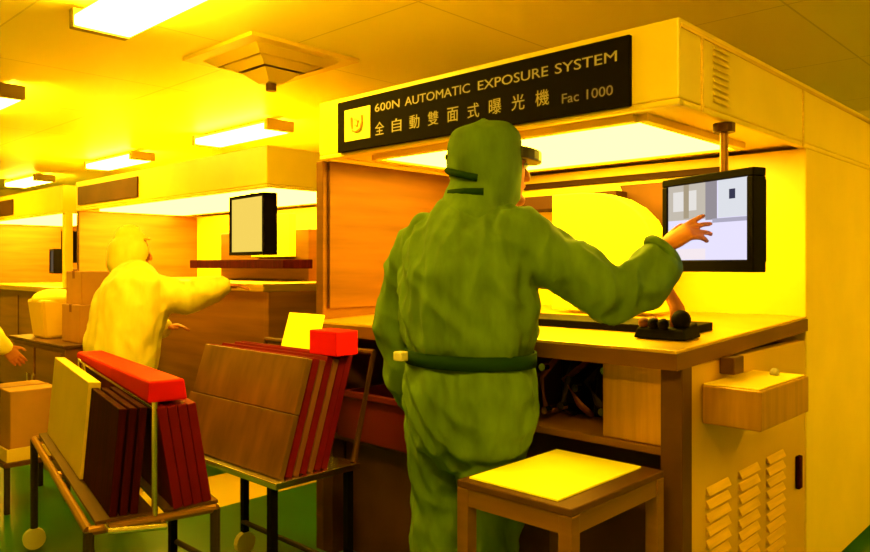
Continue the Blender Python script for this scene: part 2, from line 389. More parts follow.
MB().box(-1.005, -.955, 2.40, 2.48, 1.005, 1.062).build('bracket', M['bronze_d'], MC, .004)
MB().sphere((-.90, 2.60, .998), .016, n=10).build('knob', M['letter'], MC, smooth=True)
# machinery seen in the open bay under the worktop
v = MB(); v.box(-1.62, -1.30, 2.40, 2.70, .80, 1.04); v.tube([(-1.52, 2.34, .86), (-1.52, 2.34, 1.02)], .045, 14); v.tube([(-1.38, 2.3, .84), (-1.36, 2.3, 1.0)], .03, 12)
v.build('drive_unit', M['black'], MC, .004)
for k in range(5):
    v = MB(); a = -1.60+k*.07
    v.tube([(a, 2.36, .802+.012), (a+.02, 2.25, .83+.02*k), (a+.05*math.sin(k*2), 2.24, .95), (a+.03, 2.33, 1.03)], .012, 8)
    v.build('hose', M['dark'] if k % 2 else M['tan_e'], MC, smooth=True)
for (a, z) in ((-1.58, .99), (-1.50, .86), (-1.44, .93), (-1.335, .86), (-1.325, 1.0), (-1.57, .835)): MB().tube([(a, 2.22, z), (a, 2.25, z)], .014, 10).build('hose_fitting', M['tube'], MC)
for x in (-2.6, -1.05):
    for y in (2.2, 4.7): MB().tube([(x, y, 0), (x, y, .05)], .03, 12).build('levelling_foot', M['rubber'], MC)

# maroon tote on the shelf of the left bay
tb = thing('tote_box', 'dark red tote box in the left bay under the worktop of the signed machine', 'box', (-2.30, 2.32, .60))
v = MB(); v.box(-2.60, -2.06, 2.10, 2.12, .605, .80); v.box(-2.60, -2.06, 2.5, 2.52, .605, .80); v.box(-2.60, -2.58, 2.12, 2.5, .605, .80); v.box(-2.08, -2.06, 2.12, 2.5, .605, .80); v.box(-2.60, -2.06, 2.10, 2.52, .60, .61)
v.build('bin', M['tote'], tb, .003)
for y in (2.085, 2.505): MB().box(-2.615, -2.045, y, y+.03, .785, .81).build('rim', M['tote'], tb, .003)

# ------------------------------------------------------------------ touch monitor on a drop pole
A_, B_ = Vector((-1.195, 2.40, 0)), Vector((-.828, 2.241, 0))
cm = (A_+B_)/2; ux = (B_-A_).normalized(); nn = Vector((-ux.y, ux.x, 0)); ang = math.atan2(ux.y, ux.x)
MO = thing('monitor', 'black-framed touch monitor with pale lavender picture that the green worker touches', 'monitor', (cm.x, cm.y, H-.022), ang)
mw, mh = .20, .312
v = MB(); bz = .026
v.box(-mw, mw, -.012, .04, 0, bz+.012); v.box(-mw, mw, -.012, .04, mh-bz, mh); v.box(-mw, -mw+bz, -.012, .04, bz, mh-bz); v.box(mw-bz, mw, -.012, .04, bz, mh-bz)
v.box(-mw+.03, mw-.03, .04, .075, .03, mh-.03)
v.build('bezel', M['black'], MO, .004, world=False)
ms = bpy.data.materials.new('screen picture'); ms.use_nodes = True; nt = ms.node_tree; nt.nodes.remove(nt.nodes['Principled BSDF'])
tc = nt.nodes.new('ShaderNodeTexCoord'); sp = nt.nodes.new('ShaderNodeSeparateXYZ'); nt.links.new(tc.outputs['Object'], sp.inputs[0])
def rect(x0, x1, z0, z1):
    out = None
    for ax, op, val in ((0, 'GREATER_THAN', x0), (0, 'LESS_THAN', x1), (2, 'GREATER_THAN', z0), (2, 'LESS_THAN', z1)):
        m_ = nt.nodes.new('ShaderNodeMath'); m_.operation = op; m_.inputs[1].default_value = val; nt.links.new(sp.outputs[ax], m_.inputs[0])
        if out is None: out = m_
        else:
            k = nt.nodes.new('ShaderNodeMath'); k.operation = 'MULTIPLY'; nt.links.new(out.outputs[0], k.inputs[0]); nt.links.new(m_.outputs[0], k.inputs[1]); out = k
    return out
cur = None
def over(mask, col):
    global cur
    mx = nt.nodes.new('ShaderNodeMix'); mx.data_type = 'RGBA'
    if cur is None: mx.inputs[6].default_value = (.80, .76, 1.0, 1)
    else: nt.links.new(cur.outputs[2], mx.inputs[6])
    mx.inputs[7].default_value = (*col, 1); nt.links.new(mask.outputs[0], mx.inputs[0]); cur = mx
over(rect(-.175, .02, .17, .29), (.55, .50, .42)); over(rect(-.15, -.04, .20, .265), (.78, .75, .72)); over(rect(.0, .05, .165, .29), (.30, .27, .30))
over(rect(.055, .175, .17, .29), (.72, .74, .80)); over(rect(.10, .125, .225, .255), (.04, .04, .08)); over(rect(.03, .175, .155, .168), (.42, .40, .52))
over(rect(-.10, -.075, .175, .29), (.40, .33, .22)); over(rect(-.175, .0, .04, .075), (.90, .80, .85))
e = nt.nodes.new('ShaderNodeEmission'); e.inputs[1].default_value = .46; nt.links.new(cur.outputs[2], e.inputs[0]); nt.links.new(e.outputs[0], nt.nodes['Material Output'].inputs[0])
v = MB(); v.box(-mw+bz, mw-bz, -.006, .0, bz, mh-bz); v.build('screen', ms, MO, world=False)
v = MB(); v.box(-.05, .05, .075, .12, .11, .21); v.build('mount', M['dark'], MO, .004, world=False)
pw = Vector((-1.03, 2.5, 0))-cm; pl = Vector((pw.dot(ux), pw.dot(nn), 0))
v = MB(); v.tube([(pl.x, pl.y, .14), (pl.x, pl.y, HB-H+.022)], .014, 12); v.tube([(pl.x, pl.y, .16), (0, .10, .16)], .014, 10); v.build('drop_pole', M['bronze'], MO, world=False)
v = MB(); zt = HB-H+.022; v.tube([(pl.x, pl.y, zt-.03), (pl.x, pl.y, zt)], .036, 14); v.build('ceiling_flange', M['bronze_d'], MO, world=False)

# joystick console on the worktop beside the monitor
jx, jy = -1.16, 2.33; jz = wz(jy)
JS = thing('joystick_console', 'black joystick console with tan lever on the worktop below the monitor', 'control', (jx, jy, jz))
v = MB(); v.hexa([(jx-.085, jy-.06, jz), (jx+.10, jy-.06, jz), (jx+.10, jy+.06, jz+.005), (jx-.085, jy+.06, jz+.005), (jx-.075, jy-.05, jz+.035), (jx+.09, jy-.05, jz+.035), (jx+.09, jy+.05, jz+.055), (jx-.075, jy+.05, jz+.055)])
v.build('base', M['black'], JS, .006)
v = MB(); v.tube([(jx+.05, jy, jz+.04), (jx+.04, jy+.01, jz+.10), (jx-.0, jy+.02, jz+.16), (jx-.03, jy+.03, jz+.20)], [.030, .024, .018, .018], 12); v.build('lever', M['skin'], JS, smooth=True)
v = MB(); v.sphere((jx+.065, jy-.015, jz+.065), .032, n=14); v.build('knob', M['black'], JS, smooth=True)
for a, bq in ((-.06, -.03), (-.02, -.04), (.02, -.05), (-.05, .02)): MB().sphere((jx+a, jy+bq, jz+.05), .019, n=12).build('button', M['black'] if bq < -.035 else M['tan_e'], JS, smooth=True)

# ------------------------------------------------------------------ small table with yellow sheet
TZ = .755
T = thing('side_table', 'small low brown metal table carrying the yellow sheet, right of the worker in green', 'table', (-1.215, 1.81, 0))
tx0, tx1, ty0, ty1 = -1.405, -1.025, 1.565, 2.055
MB().box(tx0, tx1, ty0, ty1, TZ-.02, TZ).build('tabletop', M['bronze_d'], T, .003)
v = MB(); v.box(tx0+.01, tx1-.01, ty0+.004, ty0+.018, TZ-.07, TZ-.02); v.box(tx0+.01, tx1-.01, ty1-.018, ty1-.004, TZ-.07, TZ-.02); v.box(tx0+.004, tx0+.018, ty0+.02, ty1-.02, TZ-.07, TZ-.02); v.box(tx1-.018, tx1-.004, ty0+.02, ty1-.02, TZ-.07, TZ-.02)
v.build('apron', M['bronze'], T, .002)
for x in (tx0, tx1-.04):
    for y in (ty0, ty1-.04): MB().box(x, x+.04, y, y+.04, 0, TZ-.02).build('leg', M['bronze'], T, .003)
for y in (ty0+.015, ty1-.03): MB().box(tx0+.03, tx1-.03, y, y+.015, .2, .23).build('stretcher', M['bronze'], T)
sh = MB().box(-1.385, -1.085, 1.595, 2.03, TZ, TZ+.006).build('yellow_sheet', M['ysheet'], None, .001)
own(sh, (-1.23, 1.81, TZ)); tag(sh, 'bright yellow sheet lying on the small low table', 'sheet')

# ------------------------------------------------------------------ middle and rear machines
def other_machine(loc, x0, x1, yf, zw, label):
    t = thing('exposure_machine', label, 'machine', loc)
    yb = yf+1.15
    h = hood(t, x0, x1, yf, yb+1.2, M['paint'])
    MB().box(x0+.08, x0+1.25, yf-.015, yf, HB+.05, HT-.05).build('sign_panel', M['bronze_d'], t, .003)
    MB().box(x0+.15, x1-.15, yf+.15, yf+.95, HB+.002, HB+.021).build('light_panel', M['hoodlamp'], t, .004)
    MB().box(x0, x1-.05, yb, yb+1.2, .05, HB).build('back_cabinet', M['paint'], t, .006)
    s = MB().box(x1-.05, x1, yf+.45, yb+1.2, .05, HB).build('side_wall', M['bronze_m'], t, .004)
    MB().box(x1-.05, x1, yf+.01, yf+.45, .05, zw-.05).build('side_wall', M['bronze'], t, .004)
    MB().box(x0, x0+.05, yf+.01, yb, .05, HB).build('side_wall', M['bronze'], t, .004)
    MB().box(x0, x1, yf-.03, yb, zw-.05, zw).build('worktop', M['steel_h'], t, .004)
    MB().box(x0+.05, x1-.05, yf+.03, yf+.06, .08, zw-.05).build('front_panel', M['bronze'], t, .004)
    v = MB(); v.box((x0+x1)/2, (x0+x1)/2+.006, yf+.022, yf+.03, .12, zw-.1); v.build('panel_seam', M['bronze_d'], t)
    MB().box(x0+.05, x1-.05, yf+.06, yf+.10, .0, .08).build('plinth', M['dark'], t)
    return t
M2 = other_machine((-5.2, 3.2, 0), -6.9, -3.90, 2.6, 1.245, 'middle exposure machine with brown panels, where the worker in cream leans')
x1 = -3.90; 
v = MB(); v.box(-5.55, -4.35, 3.25, 3.35, 1.245, 1.62); v.build('chamber_unit', M['bronze'], M2, .004)
v = MB(); v.box(-5.6, -4.3, 3.0, 3.25, 1.335, 1.40); v.build('scan_bar', M['maroon_d'], M2, .004)
v = MB(); v.box(-5.0, -4.50, 3.19, 3.25, 1.42, 1.74); v.build('lit_panel', M['ysheet'], M2, .004)
M3 = other_machine((-8.4, 3.2, 0), -9.8, -7.2, 2.6, 1.15, 'rear exposure machine far left, behind the worker in cream')
v = MB(); v.box(-7.27, -7.2, 2.62, 2.69, 1.15, HB); v.build('corner_post', M['paint'], M3, .004)
v = MB(); v.box(-9.0, -7.9, 3.4, 3.7, 1.15, 1.42); v.build('scan_unit', M['bronze'], M3, .01)
v = MB(); v.box(-8.9, -8.3, 3.3, 3.4, 1.22, 1.32); v.build('scan_bar', M['bronze_d'], M3, .01)

def screen(loc, rz, w_, h_, d_, label, glow, pole=0):
    t = thing('monitor', label, 'monitor', loc, rz)
    q = MB(); z = .022
    q.box(-w_, w_, 0, d_, 0, z); q.box(-w_, w_, 0, d_, h_-z, h_); q.box(-w_, -w_+z, 0, d_, z, h_-z); q.box(w_-z, w_, 0, d_, z, h_-z); q.box(-w_+z, w_-z, .03, d_, z, h_-z)
    q.build('bezel', M['black'], t, .003, world=False)
    MB().box(-w_+z, w_-z, .012, .03, z, h_-z).build('screen', glow, t, world=False)
    if pole: MB().tube([(0, d_/2, h_), (0, d_/2, h_+pole)], .014, 10).build('drop_pole', M['bronze_d'], t, world=False)
    return t
g1 = emit('pale amber screen', (.42, .30, .05), 1.0); g2 = emit('dim screen', (.05, .035, .02), 1.0)
screen((-4.30, 2.70, H+.065), R(-6), .25, .40, .10, 'monitor with pale amber picture at the right end of the middle machine', g1, HB-H-.065-.40)
screen((-7.36, 2.78, 1.15+.23), R(-70), .17, .30, .05, 'narrow dark monitor seen edge-on left of the worker in cream', g2, HB-1.38-.30)
screen((-8.35, 2.9, 1.15+.12), R(-10), .13, .26, .12, 'small dark monitor standing in the rear machine', g2)
for o in COL.objects:
    pass
# stand block for the small monitor
# ------------------------------------------------------------------ board racks
def board(name, L, h, t, m, label, cat='board', group=None):
    o = MB().box(-L/2, L/2, -t/2, t/2, 0, h).build(name, m, None, .003)
    return tag(o, label, cat, group)
# A-frame trolley
ANG = math.atan2(-.318, 1.453); C1 = Vector((-3.083, 1.297, 0))
RK = thing('board_trolley', 'A-frame trolley of steel tube carrying dark maroon, crimson and yellow boards', 'trolley', C1, ANG)
def l2w(x, y, z): c, s = math.cos(ANG), math.sin(ANG); return Vector((C1.x+c*x-s*y, C1.y+s*x+c*y, z))
hl = .745; ZB, ZT = .555, .90
v = MB()
for y in (-.20, .20): v.tube([(-hl, y, ZB-.03), (hl, y, ZB-.03)], .015, 10)
for x in (-hl, 0, hl): v.tube([(x, -.20, ZB-.03), (x, .20, ZB-.03)], .015, 10)
v.build('base_frame', M['bronze'], RK, world=False)
for x in (-hl, hl): MB().tube([(x, .0, ZB-.03), (x, .0, ZT+.01)], .010, 10).build('upright', M['tube'], RK, world=False)
MB().tube([(-hl, 0, ZT-.01), (hl, 0, ZT-.01)], .009, 10).build('ridge_bar', M['tube'], RK, world=False)
for x in (-hl, hl):
    for y in (-.20, .20):
        g = MB().tube([(x, y, .10), (x, y, ZB-.03)], .017, 10).build('leg', M['dark'], RK, world=False)
        c = MB(); c.tube([(x-.015, y, .05), (x+.015, y, .05)], .05, 16); c.build('caster', M['caster'], g, world=False)
for y in (-.09, .12): MB().box(-hl, hl, y-.09, y+.09, ZB-.014, ZB-.004).build('ledge', M['bronze_d'], RK, world=False)
v = MB(); v.tube([(hl, -.15, .535), (hl+.05, -.15, .53), (hl+.06, .02, .515), (hl, .02, .515)], .011, 10); v.build('push_handle', M['tube'], RK, world=False)
def lean_board(o, x, yb, lean, z=ZB-.004):
    o.location = l2w(x, yb, z); o.rotation_euler = (lean, 0, ANG); return o
# boards leaning on the camera side (tops lean away from the camera)
LN = R(5)
BA = board('maroon_board', .50, .345, .024, M['maroon_d'], 'dark maroon board in the near half of the A-frame, camera side', 'board', 'dark maroon boards on the camera side of the A-frame')
lean_board(BA, .48, -.125, -LN)
for k in (1, 2):
    c = BA.copy(); COL.objects.link(c); lean_board(c, .48+.004*k, -.125+.031*k, -LN)
yb_ = board('yellow_board', .93, .365, .045, M['ybrd'], 'tall yellow board leaning on the far half of the A-frame trolley', 'board')
lean_board(yb_, -.245, -.125, -LN)
# boards leaning on the far side, edges towards the camera
BC = board('crimson_board', 1.40, .345, .030, M['maroon'], 'crimson board in the stack on the far side of the A-frame', 'board', 'crimson boards on the far side of the A-frame')
LB = R(9)
lean_board(BC, .04, .175, LB)
for k in (1, 2, 3):
    c = BC.copy(); COL.objects.link(c); lean_board(c, .04+.006*k, .175-.034*k, LB)
v = MB(); zz = .905
v.hexa([(-.72, -.02, zz), (.735, -.02, zz), (.735, .11, zz), (-.72, .11, zz), (-.72, -.015, zz+.03), (.735, -.015, zz+.072), (.735, .10, zz+.072), (-.72, .10, zz+.03)])
RC = v.build('red_cover', M['red'], None, .008, world=False); RC.location = C1; RC.rotation_euler = (0, 0, ANG)
tag(RC, 'bright red wedge shaped cover lying along the top of the A-frame boards', 'cover')

# upright trolley with copper boards
C2 = Vector((-2.69, 1.75, 0))
TR = thing('board_trolley', 'black-legged upright trolley holding copper brown boards, left of the worker in green', 'trolley', C2)
v = MB(); v.box(-.42, .42, -.20, .20, .545, .57); v.build('shelf', M['tube'], TR, .003, world=False)
for x in (-.39, .37):
    for y in (-.18, .18):
        g = MB().box(x-.015, x+.015, y-.015, y+.015, .10, .545).build('leg', M['black'], TR, .002, world=False)
        c = MB(); c.tube([(x-.015, y, .05), (x+.015, y, .05)], .05, 16); c.build('caster', M['caster'], g, world=False)
v = MB(); v.tube([(-.39, .19, .57), (-.39, .30, 1.0), (.39, .30, 1.0), (.39, .19, .57)], .013, 10); v.build('back_rest', M['bronze_d'], TR, world=False)
v = MB(); v.tube([(-.42, -.12, .56), (-.46, -.10, .83), (-.85, -.16, .83)], .011, 8); v.build('push_handle', M['bronze_d'], TR, world=False)
v = MB()
for y in (-.17, .17): v.tube([(-.39, y, .15), (.37, y, .15)], .012, 8)
v.build('lower_rail', M['dark'], TR, world=False)
l2 = R(-17)
def put2(o, y, dz=0, x=0): o.location = (C2.x+x, C2.y+y, .57+dz); o.rotation_euler = (l2, 0, 0); return o
put2(board('copper_board', .78, .235, .024, M['copper'], 'lower copper brown board at the front of the upright trolley'), -.155)
cb = board('copper_board', .76, .215, .024, M['copper'], 'upper copper brown board resting on the lower one, upright trolley')
put2(cb, -.155+.237*math.sin(-l2), .237*math.cos(l2), .01)
bt = board('maroon_board', .78, .45, .030, M['maroon'], 'maroon board in the stack behind the copper boards of the upright trolley', 'board', 'maroon boards behind the copper boards')
put2(bt, -.122)
for k in (2, 4, 5): 
    c = bt.copy(); COL.objects.link(c); put2(c, -.122+.033*k)
be = board('brown_board', .78, .44, .026, M['tan_e'], 'tan edged board sandwiched between maroon boards on the upright trolley', 'board', 'tan edged boards between the maroon boards')
put2(be, -.089)
c = be.copy(); COL.objects.link(c); put2(c, -.122+.033*3)
rb = board('red_box', .17, .095, .11, M['red'], 'small bright red box on top of the maroon stack, right of the yellow board', 'box'); rb.location = (C2.x+.345, C2.y+.125, .57+.455*math.cos(l2))
ys = board('yellow_board', .25, .60, .012, M['ysheet'], 'upright bright yellow board behind the copper stack'); put2(ys, .075, 0, .0)

# ------------------------------------------------------------------ people
def finger(mb, pts, r): mb.loft([(p, r_, r_) for p, r_ in zip(pts, r)], 10, ref=(.3, .2, 1))
def hand(mb, wrist, tipdir, palm_n, side, curl, L=.17, s=1.0):
    """open hand: palm and five bent fingers; side points to the thumb"""
    d = Vector(tipdir).normalized(); n = Vector(palm_n); n = (n-d*n.dot(d)).normalized(); sd = n.cross(d)
    if sd.dot(Vector(side)) < 0: sd = -sd
    w_ = Vector(wrist)
    mb.loft([(w_-d*.03, .026*s, .02*s), (w_+d*.01, .029*s, .017*s), (w_+d*.045, .038*s, .015*s), (w_+d*.078*s, .040*s, .013*s)], 14, ref=n)
    for i, (o, ln) in enumerate(((.030, .070), (.010, .080), (-.011, .074), (-.030, .058))):
        base = w_+d*.075*s+sd*o*s; c = curl[i]; p = [base-d*.02]; dirv = d+sd*o*1.2; dirv.normalize(); p.append(base)
        cc = base; a = c*.35
        for q in range(3):
            a += c*.45
            step = (dirv*math.cos(a)+n*math.sin(a))*ln*(.42, .32, .26)[q]
            cc = cc+step; p.append(cc)
        finger(mb, p, [.0085*s, .009*s, .0085*s, .0078*s, .0068*s])
    tb_ = w_+d*.02+sd*.022*s; td = (d*.75+sd*.75+n*.25).normalized()
    finger(mb, [tb_-td*.01, tb_+td*.03, tb_+td*.055+d*.004, tb_+td*.062+d*.022], [.013*s, .0115*s, .0095*s, .008*s])

def head_mb(mb, c, f, s=1.0):
    """skull, jaw, nose, lips, ears; f is the facing direction"""
    f = Vector(f).normalized(); up = Vector((0, 0, 1)); sd = f.cross(up).normalized(); c = Vector(c)
    P = lambda a, b_, u: c+sd*a*s+f*b_*s+up*u*s
    mb.loft([(P(0, .045, -.125), .030*s, .030*s), (P(0, .035, -.09), .055*s, .062*s), (P(0, .02, -.03), .068*s, .082*s), (P(0, .005, .03), .075*s, .095*s), (P(0, -.005, .075), .066*s, .083*s), (P(0, -.01, .105), .035*s, .045*s)], 20, ref=f)
    mb.loft([(P(0, .098, .005), .009*s, .008*s), (P(0, .112, -.022), .012*s, .012*s), (P(0, .112, -.034), .016*s, .012*s)], 10, ref=f)
    mb.loft([(P(-.02, .093, -.062), .008*s, .006*s), (P(0, .100, -.060), .009*s, .008*s), (P(.02, .093, -.062), .008*s, .006*s)], 8, ref=f)
    mb.sphere(P(0, .086, -.108), .02*s); mb.sphere(P(-.03, .083, .018), .014*s, (1, 1, .6)); mb.sphere(P(.03, .083, .018), .014*s, (1, 1, .6))
    for k in (-1, 1): mb.sphere(P(k*.076, -.01, -.015), .026*s, (.5, .8, 1.15))
    return P

def person(loc, label, suit, C, hd_c, facing, armsL, armsR, legs, torso, hoodm, hood_chain, skin_hand=(False, False), handspec=None, fold=.012, group=None, vox=.011):
    P = thing('person', label, 'person', loc)
    L = Vector(loc)
    # body: one continuous skin surface
    bm = MB()
    hp = head_mb(bm, hd_c, facing)
    f = Vector(facing).normalized()
    bm.loft([(torso[-1][0]+Vector((0, 0, -.10)), .055, .055), (Vector(hd_c)+Vector((0, 0, -.10))-f*.01, .052, .055), (Vector(hd_c)+Vector((0, 0, -.03)), .05, .055)], 14)
    bm.loft([(p, a*.72, b_*.72) for p, a, b_ in torso], 18)
    for arm in (armsL, armsR): bm.loft([(p, a*.52, a*.52) for p, a in arm[:-1]]+[(arm[-1][0], .028, .028)], 14)
    for lg in legs: bm.loft([(p, a*.7, a*.7) for p, a in lg], 14)
    for hs in (handspec or []): hand(bm, *hs)
    me = skinned(bm.bm, .0052, 2)
    me.transform(Matrix.Translation(-L)) if False else None
    link('body', me, M['skin'], P, smooth=True, world=False)
    ey = lambda k: hp(k*.030, .0905, .006)
    for k in (-1, 1):
        e_ = MB().sphere(ey(k), .0115, n=12).build('eye', M['caster'], P, smooth=True, world=False)
        MB().sphere(ey(k)+f*.008, .0052, n=10).build('pupil', M['black'], e_, smooth=True, world=False)
    # coverall
    cv = MB(); cv.loft(torso, 24)
    for arm in (armsL, armsR): cv.loft([(p, a, a) for p, a in arm], 16)
    for lg in legs: cv.loft([(p, a, a) for p, a in lg], 16)
    me = skinned(cv.bm, vox, 5, fold, (13, 13, 3.2))
    link('coverall', me, suit, P, smooth=True, world=False)
    hb = MB(); hb.loft(hood_chain, 24, ref=f)
    bm_ = hb.bm
    # open the hood in front of the face
    me = skinned(bm_, .008, 4, .004, (16, 16, 7))
    b2 = bmesh.new(); b2.from_mesh(me); hc = Vector(hd_c)
    kill = [v for v in b2.verts if (v.co-hc).dot(f) > .062 and -.10 < v.co.z-hc.z < .075 and abs((v.co-hc).dot(f.cross(Vector((0, 0, 1))))) < .075]
    bmesh.ops.delete(b2, geom=kill, context='VERTS'); b2.to_mesh(me); b2.free()
    ho = link('hood', me, hoodm, P, smooth=True, world=False)
    s_ = ho.modifiers.new('thick', 'SOLIDIFY'); s_.thickness = .006; s_.offset = 1
    for lg in legs:
        a = lg[-1][0]
        bt_ = MB(); bt_.loft([(a+Vector((0, -.05, -.06+.0)), .045, .05), (a+Vector((0, .04, -.07)), .05, .045), (a+Vector((0, .15, -.085)), .045, .03)], 14, ref=(0, 0, 1)); bt_.loft([(a+Vector((0, 0, -.07)), .055, .06), (a+Vector((0, 0, .10)), .07, .075)], 14)
        me = skinned(bt_.bm, .012, 3)
        zmin = min(v.co.z for v in me.vertices)
        for v in me.vertices: v.co.z = max(v.co.z, 0.0) if zmin < 0 else v.co.z
        link('boot', me, suit, P, smooth=True, world=False)
    return P
VV = Vector
# --- worker in green
fc = VV((math.sin(R(30)), math.cos(R(30)), 0)); hc = VV((.03, .075, 1.697))
tor = [(VV((.015, 0, .86)), .225, .175), (VV((.015, 0, .95)), .232, .185), (VV((.015, .0, 1.02)), .222, .172), (VV((.015, .0, 1.06)), .200, .152), (VV((.015, -.005, 1.11)), .232, .182), (VV((.012, -.005, 1.22)), .245, .185), (VV((.005, -.005, 1.34)), .245, .178), (VV((0, 0, 1.43)), .225, .150), (VV((0, .015, 1.50)), .165, .115), (VV((.005, .03, 1.55)), .095, .09)]
aL = [(VV((-.19, .01, 1.445)), .085), (VV((-.255, .0, 1.36)), .092), (VV((-.29, -.01, 1.22)), .085), (VV((-.305, -.01, 1.13)), .084), (VV((-.30, .01, 1.0)), .074), (VV((-.29, .03, .90)), .066)]
S_, E_, W_ = VV((.18, .02, 1.455)), VV((.41, .225, 1.262)), VV((.517, .372, 1.415))
aR = [(S_, .088), (S_.lerp(E_, .33), .094), (S_.lerp(E_, .7), .088), (E_, .086), (VV((.467, .298, 1.298)), .082), (E_.lerp(W_, .72)+VV((.012, .012, -.012)), .068)]
lg = [[(VV((-.11, 0, .90)), .120), (VV((-.12, .01, .72)), .108), (VV((-.13, .02, .52)), .092), (VV((-.13, 0, .30)), .085), (VV((-.13, -.01, .12)), .075)],
      [(VV((.105, 0, .90)), .120), (VV((.095, .01, .72)), .105), (VV((.09, .02, .52)), .092), (VV((.09, 0, .30)), .085), (VV((.09, -.01, .12)), .075)]]
hch = [(VV((.01, .02, 1.50)), .135, .115), (VV((.012, .035, 1.555)), .108, .105), (hc+VV((0, -.01, -.085)), .102, .115), (hc+VV((0, -.015, -.02)), .110, .120), (hc+VV((0, -.015, .05)), .112, .121), (hc+VV((0, -.015, .10)), .100, .109), (hc+VV((0, -.018, .120)), .078, .086), (hc+VV((0, -.02, .130)), .048, .054), (hc+VV((0, -.02, .134)), .012, .013)]
tipv = VV((.68, .28, .50)); nrm = VV((.397, .918, 0))
P1 = person((-1.62, 1.85, 0), 'person in green hooded cleanroom coverall seen from behind, right arm reaching to the monitor', M['green'], None, hc+fc*.03+VV((0, 0, -.01)), fc, aL, aR, lg, tor, M['green'], hch,
       handspec=[(W_+VV((-.005, -.006, .0)), tipv, VV((.35, .80, -.50)), VV((-.3, .0, .9)), (.1, .35, .6, .8), .17, 1.15), (VV((-.285, .035, .86)), VV((.02, .06, -1)), VV((.9, .2, 0)), VV((0, 1, 0)), (.7, .75, .8, .85))], fold=.021, vox=.0085)
# belt, pouch, hood straps, cap peak
def band(pts_c, rx, ry, z0, z1, off=0, n=48, tilt=0, th=.008, f=(0, 1, 0)):
    mb = MB(); A = []
    fv = VV(f).normalized(); sv = fv.cross(VV((0, 0, 1)))
    for k in range(n):
        a = 2*math.pi*k/n; dr = sv*math.cos(a)*rx+fv*math.sin(a)*ry; zz = tilt*math.sin(a)
        o_ = sv*math.cos(a)*(rx+th)+fv*math.sin(a)*(ry+th)
        A.append([mb.bm.verts.new(pts_c+q+VV((0, 0, z+zz))) for q, z in ((dr, z0), (o_, z0), (o_, z1), (dr, z1))])
    for k in range(n):
        for j in range(4): mb.bm.faces.new((A[k][j], A[k][(j+1) % 4], A[(k+1) % n][(j+1) % 4], A[(k+1) % n][j]))
    return mb
band(VV((.015, 0, 1.06)), .226, .180, -.022, .022).build('belt', M['green_d'], P1, smooth=True, world=False)
MB().box(-.155, -.115, -.185, -.150, 1.048, 1.078).build('buckle', M['caster'], P1, .004, world=False)
sd = fc.cross(VV((0, 0, 1)))
def half_strap(name, dz0, dz1, rx, ry, r, a0, a1):
    v = MB(); n = 14
    v.tube([hc+VV((0, -.015, 0))+sd*math.cos(q)*rx+fc*math.sin(q)*ry+VV((0, 0, dz0+(dz1-dz0)*k/n)) for k, q in [(k, R(a0+(a1-a0)*k/n)) for k in range(n+1)]], r, 8)
    v.build(name, M['green_d'], P1, smooth=True, world=False)
half_strap('hood_strap', .045, -.06, .114, .124, .012, 120, 330)
half_strap('neck_strap', -.095, -.105, .110, .122, .014, 120, 340)
half_strap('hood_strap', .045, .02, .113, .123, .012, 120, 260)
cd = (W_-E_).normalized(); cu = VV((0, 0, 1)).cross(cd).normalized(); cw = cd.cross(cu); cc = E_.lerp(W_, .90)+VV((.004, .004, -.004))
MB().tube([cc+(cu*math.cos(q)+cw*math.sin(q))*.058 for q in [R(15*k) for k in range(24)]], .016, 8, True).build('cuff', M['green'], P1, smooth=True, world=False)
sd = fc.cross(VV((0, 0, 1))); v = MB()
outer = [hc+fc*(.085+.105*math.cos(q))+sd*.085*math.sin(q)+VV((0, 0, .035-.012*math.cos(q))) for q in [R(-90+15*k) for k in range(13)]]
T_ = [v.bm.verts.new(p+VV((0, 0, .02))) for p in outer]; B2 = [v.bm.verts.new(p-VV((0, 0, .02))) for p in outer]
v.bm.faces.new(T_); v.bm.faces.new(B2[::-1])
for i in range(13): v.bm.faces.new((T_[i], B2[i], B2[(i+1) % 13], T_[(i+1) % 13]))
v.build('cap_peak', M['hairdark'], P1, .006, world=False)

# --- worker in cream at the middle machine
fc = VV((math.sin(R(15)), math.cos(R(15)), 0)); hc = VV((-.13, .09, 1.43))
tor = [(VV((.02, -.03, .80)), .23, .18), (VV((.02, -.03, .90)), .245, .19), (VV((.02, -.01, 1.0)), .25, .18), (VV((.01, .02, 1.10)), .265, .19), (VV((-.0, .04, 1.20)), .265, .175), (VV((-.05, .06, 1.27)), .19, .125), (VV((-.08, .08, 1.32)), .09, .085)]
aL = [(VV((-.19, .07, 1.22)), .082), (VV((-.29, .05, 1.12)), .085), (VV((-.33, .06, .97)), .078), (VV((-.25, .20, .93)), .068), (VV((-.16, .30, .98)), .058)]
S_, E_, W_ = VV((.14, .08, 1.22)), VV((.21, .26, 1.17)), VV((.27, .46, 1.24))
aR = [(S_, .095), (S_.lerp(E_, .5), .10), (E_, .095), (E_.lerp(W_, .5), .085), (E_.lerp(W_, .9), .062)]
lg = [[(VV((-.10, -.03, .85)), .115), (VV((-.105, -.02, .65)), .11), (VV((-.11, -.01, .45)), .095), (VV((-.11, -.03, .12)), .075)],
      [(VV((.10, -.03, .85)), .115), (VV((.105, -.02, .65)), .11), (VV((.11, -.01, .45)), .095), (VV((.11, -.03, .12)), .075)]]
hch = [(VV((-.075, .08, 1.26)), .125, .11), (VV((-.105, .085, 1.315)), .10, .10), (hc+VV((0, -.01, -.07)), .10, .115), (hc+VV((0, 0, 0)), .108, .122), (hc+VV((0, 0, .06)), .10, .112), (hc+VV((0, -.01, .10)), .06, .07)]
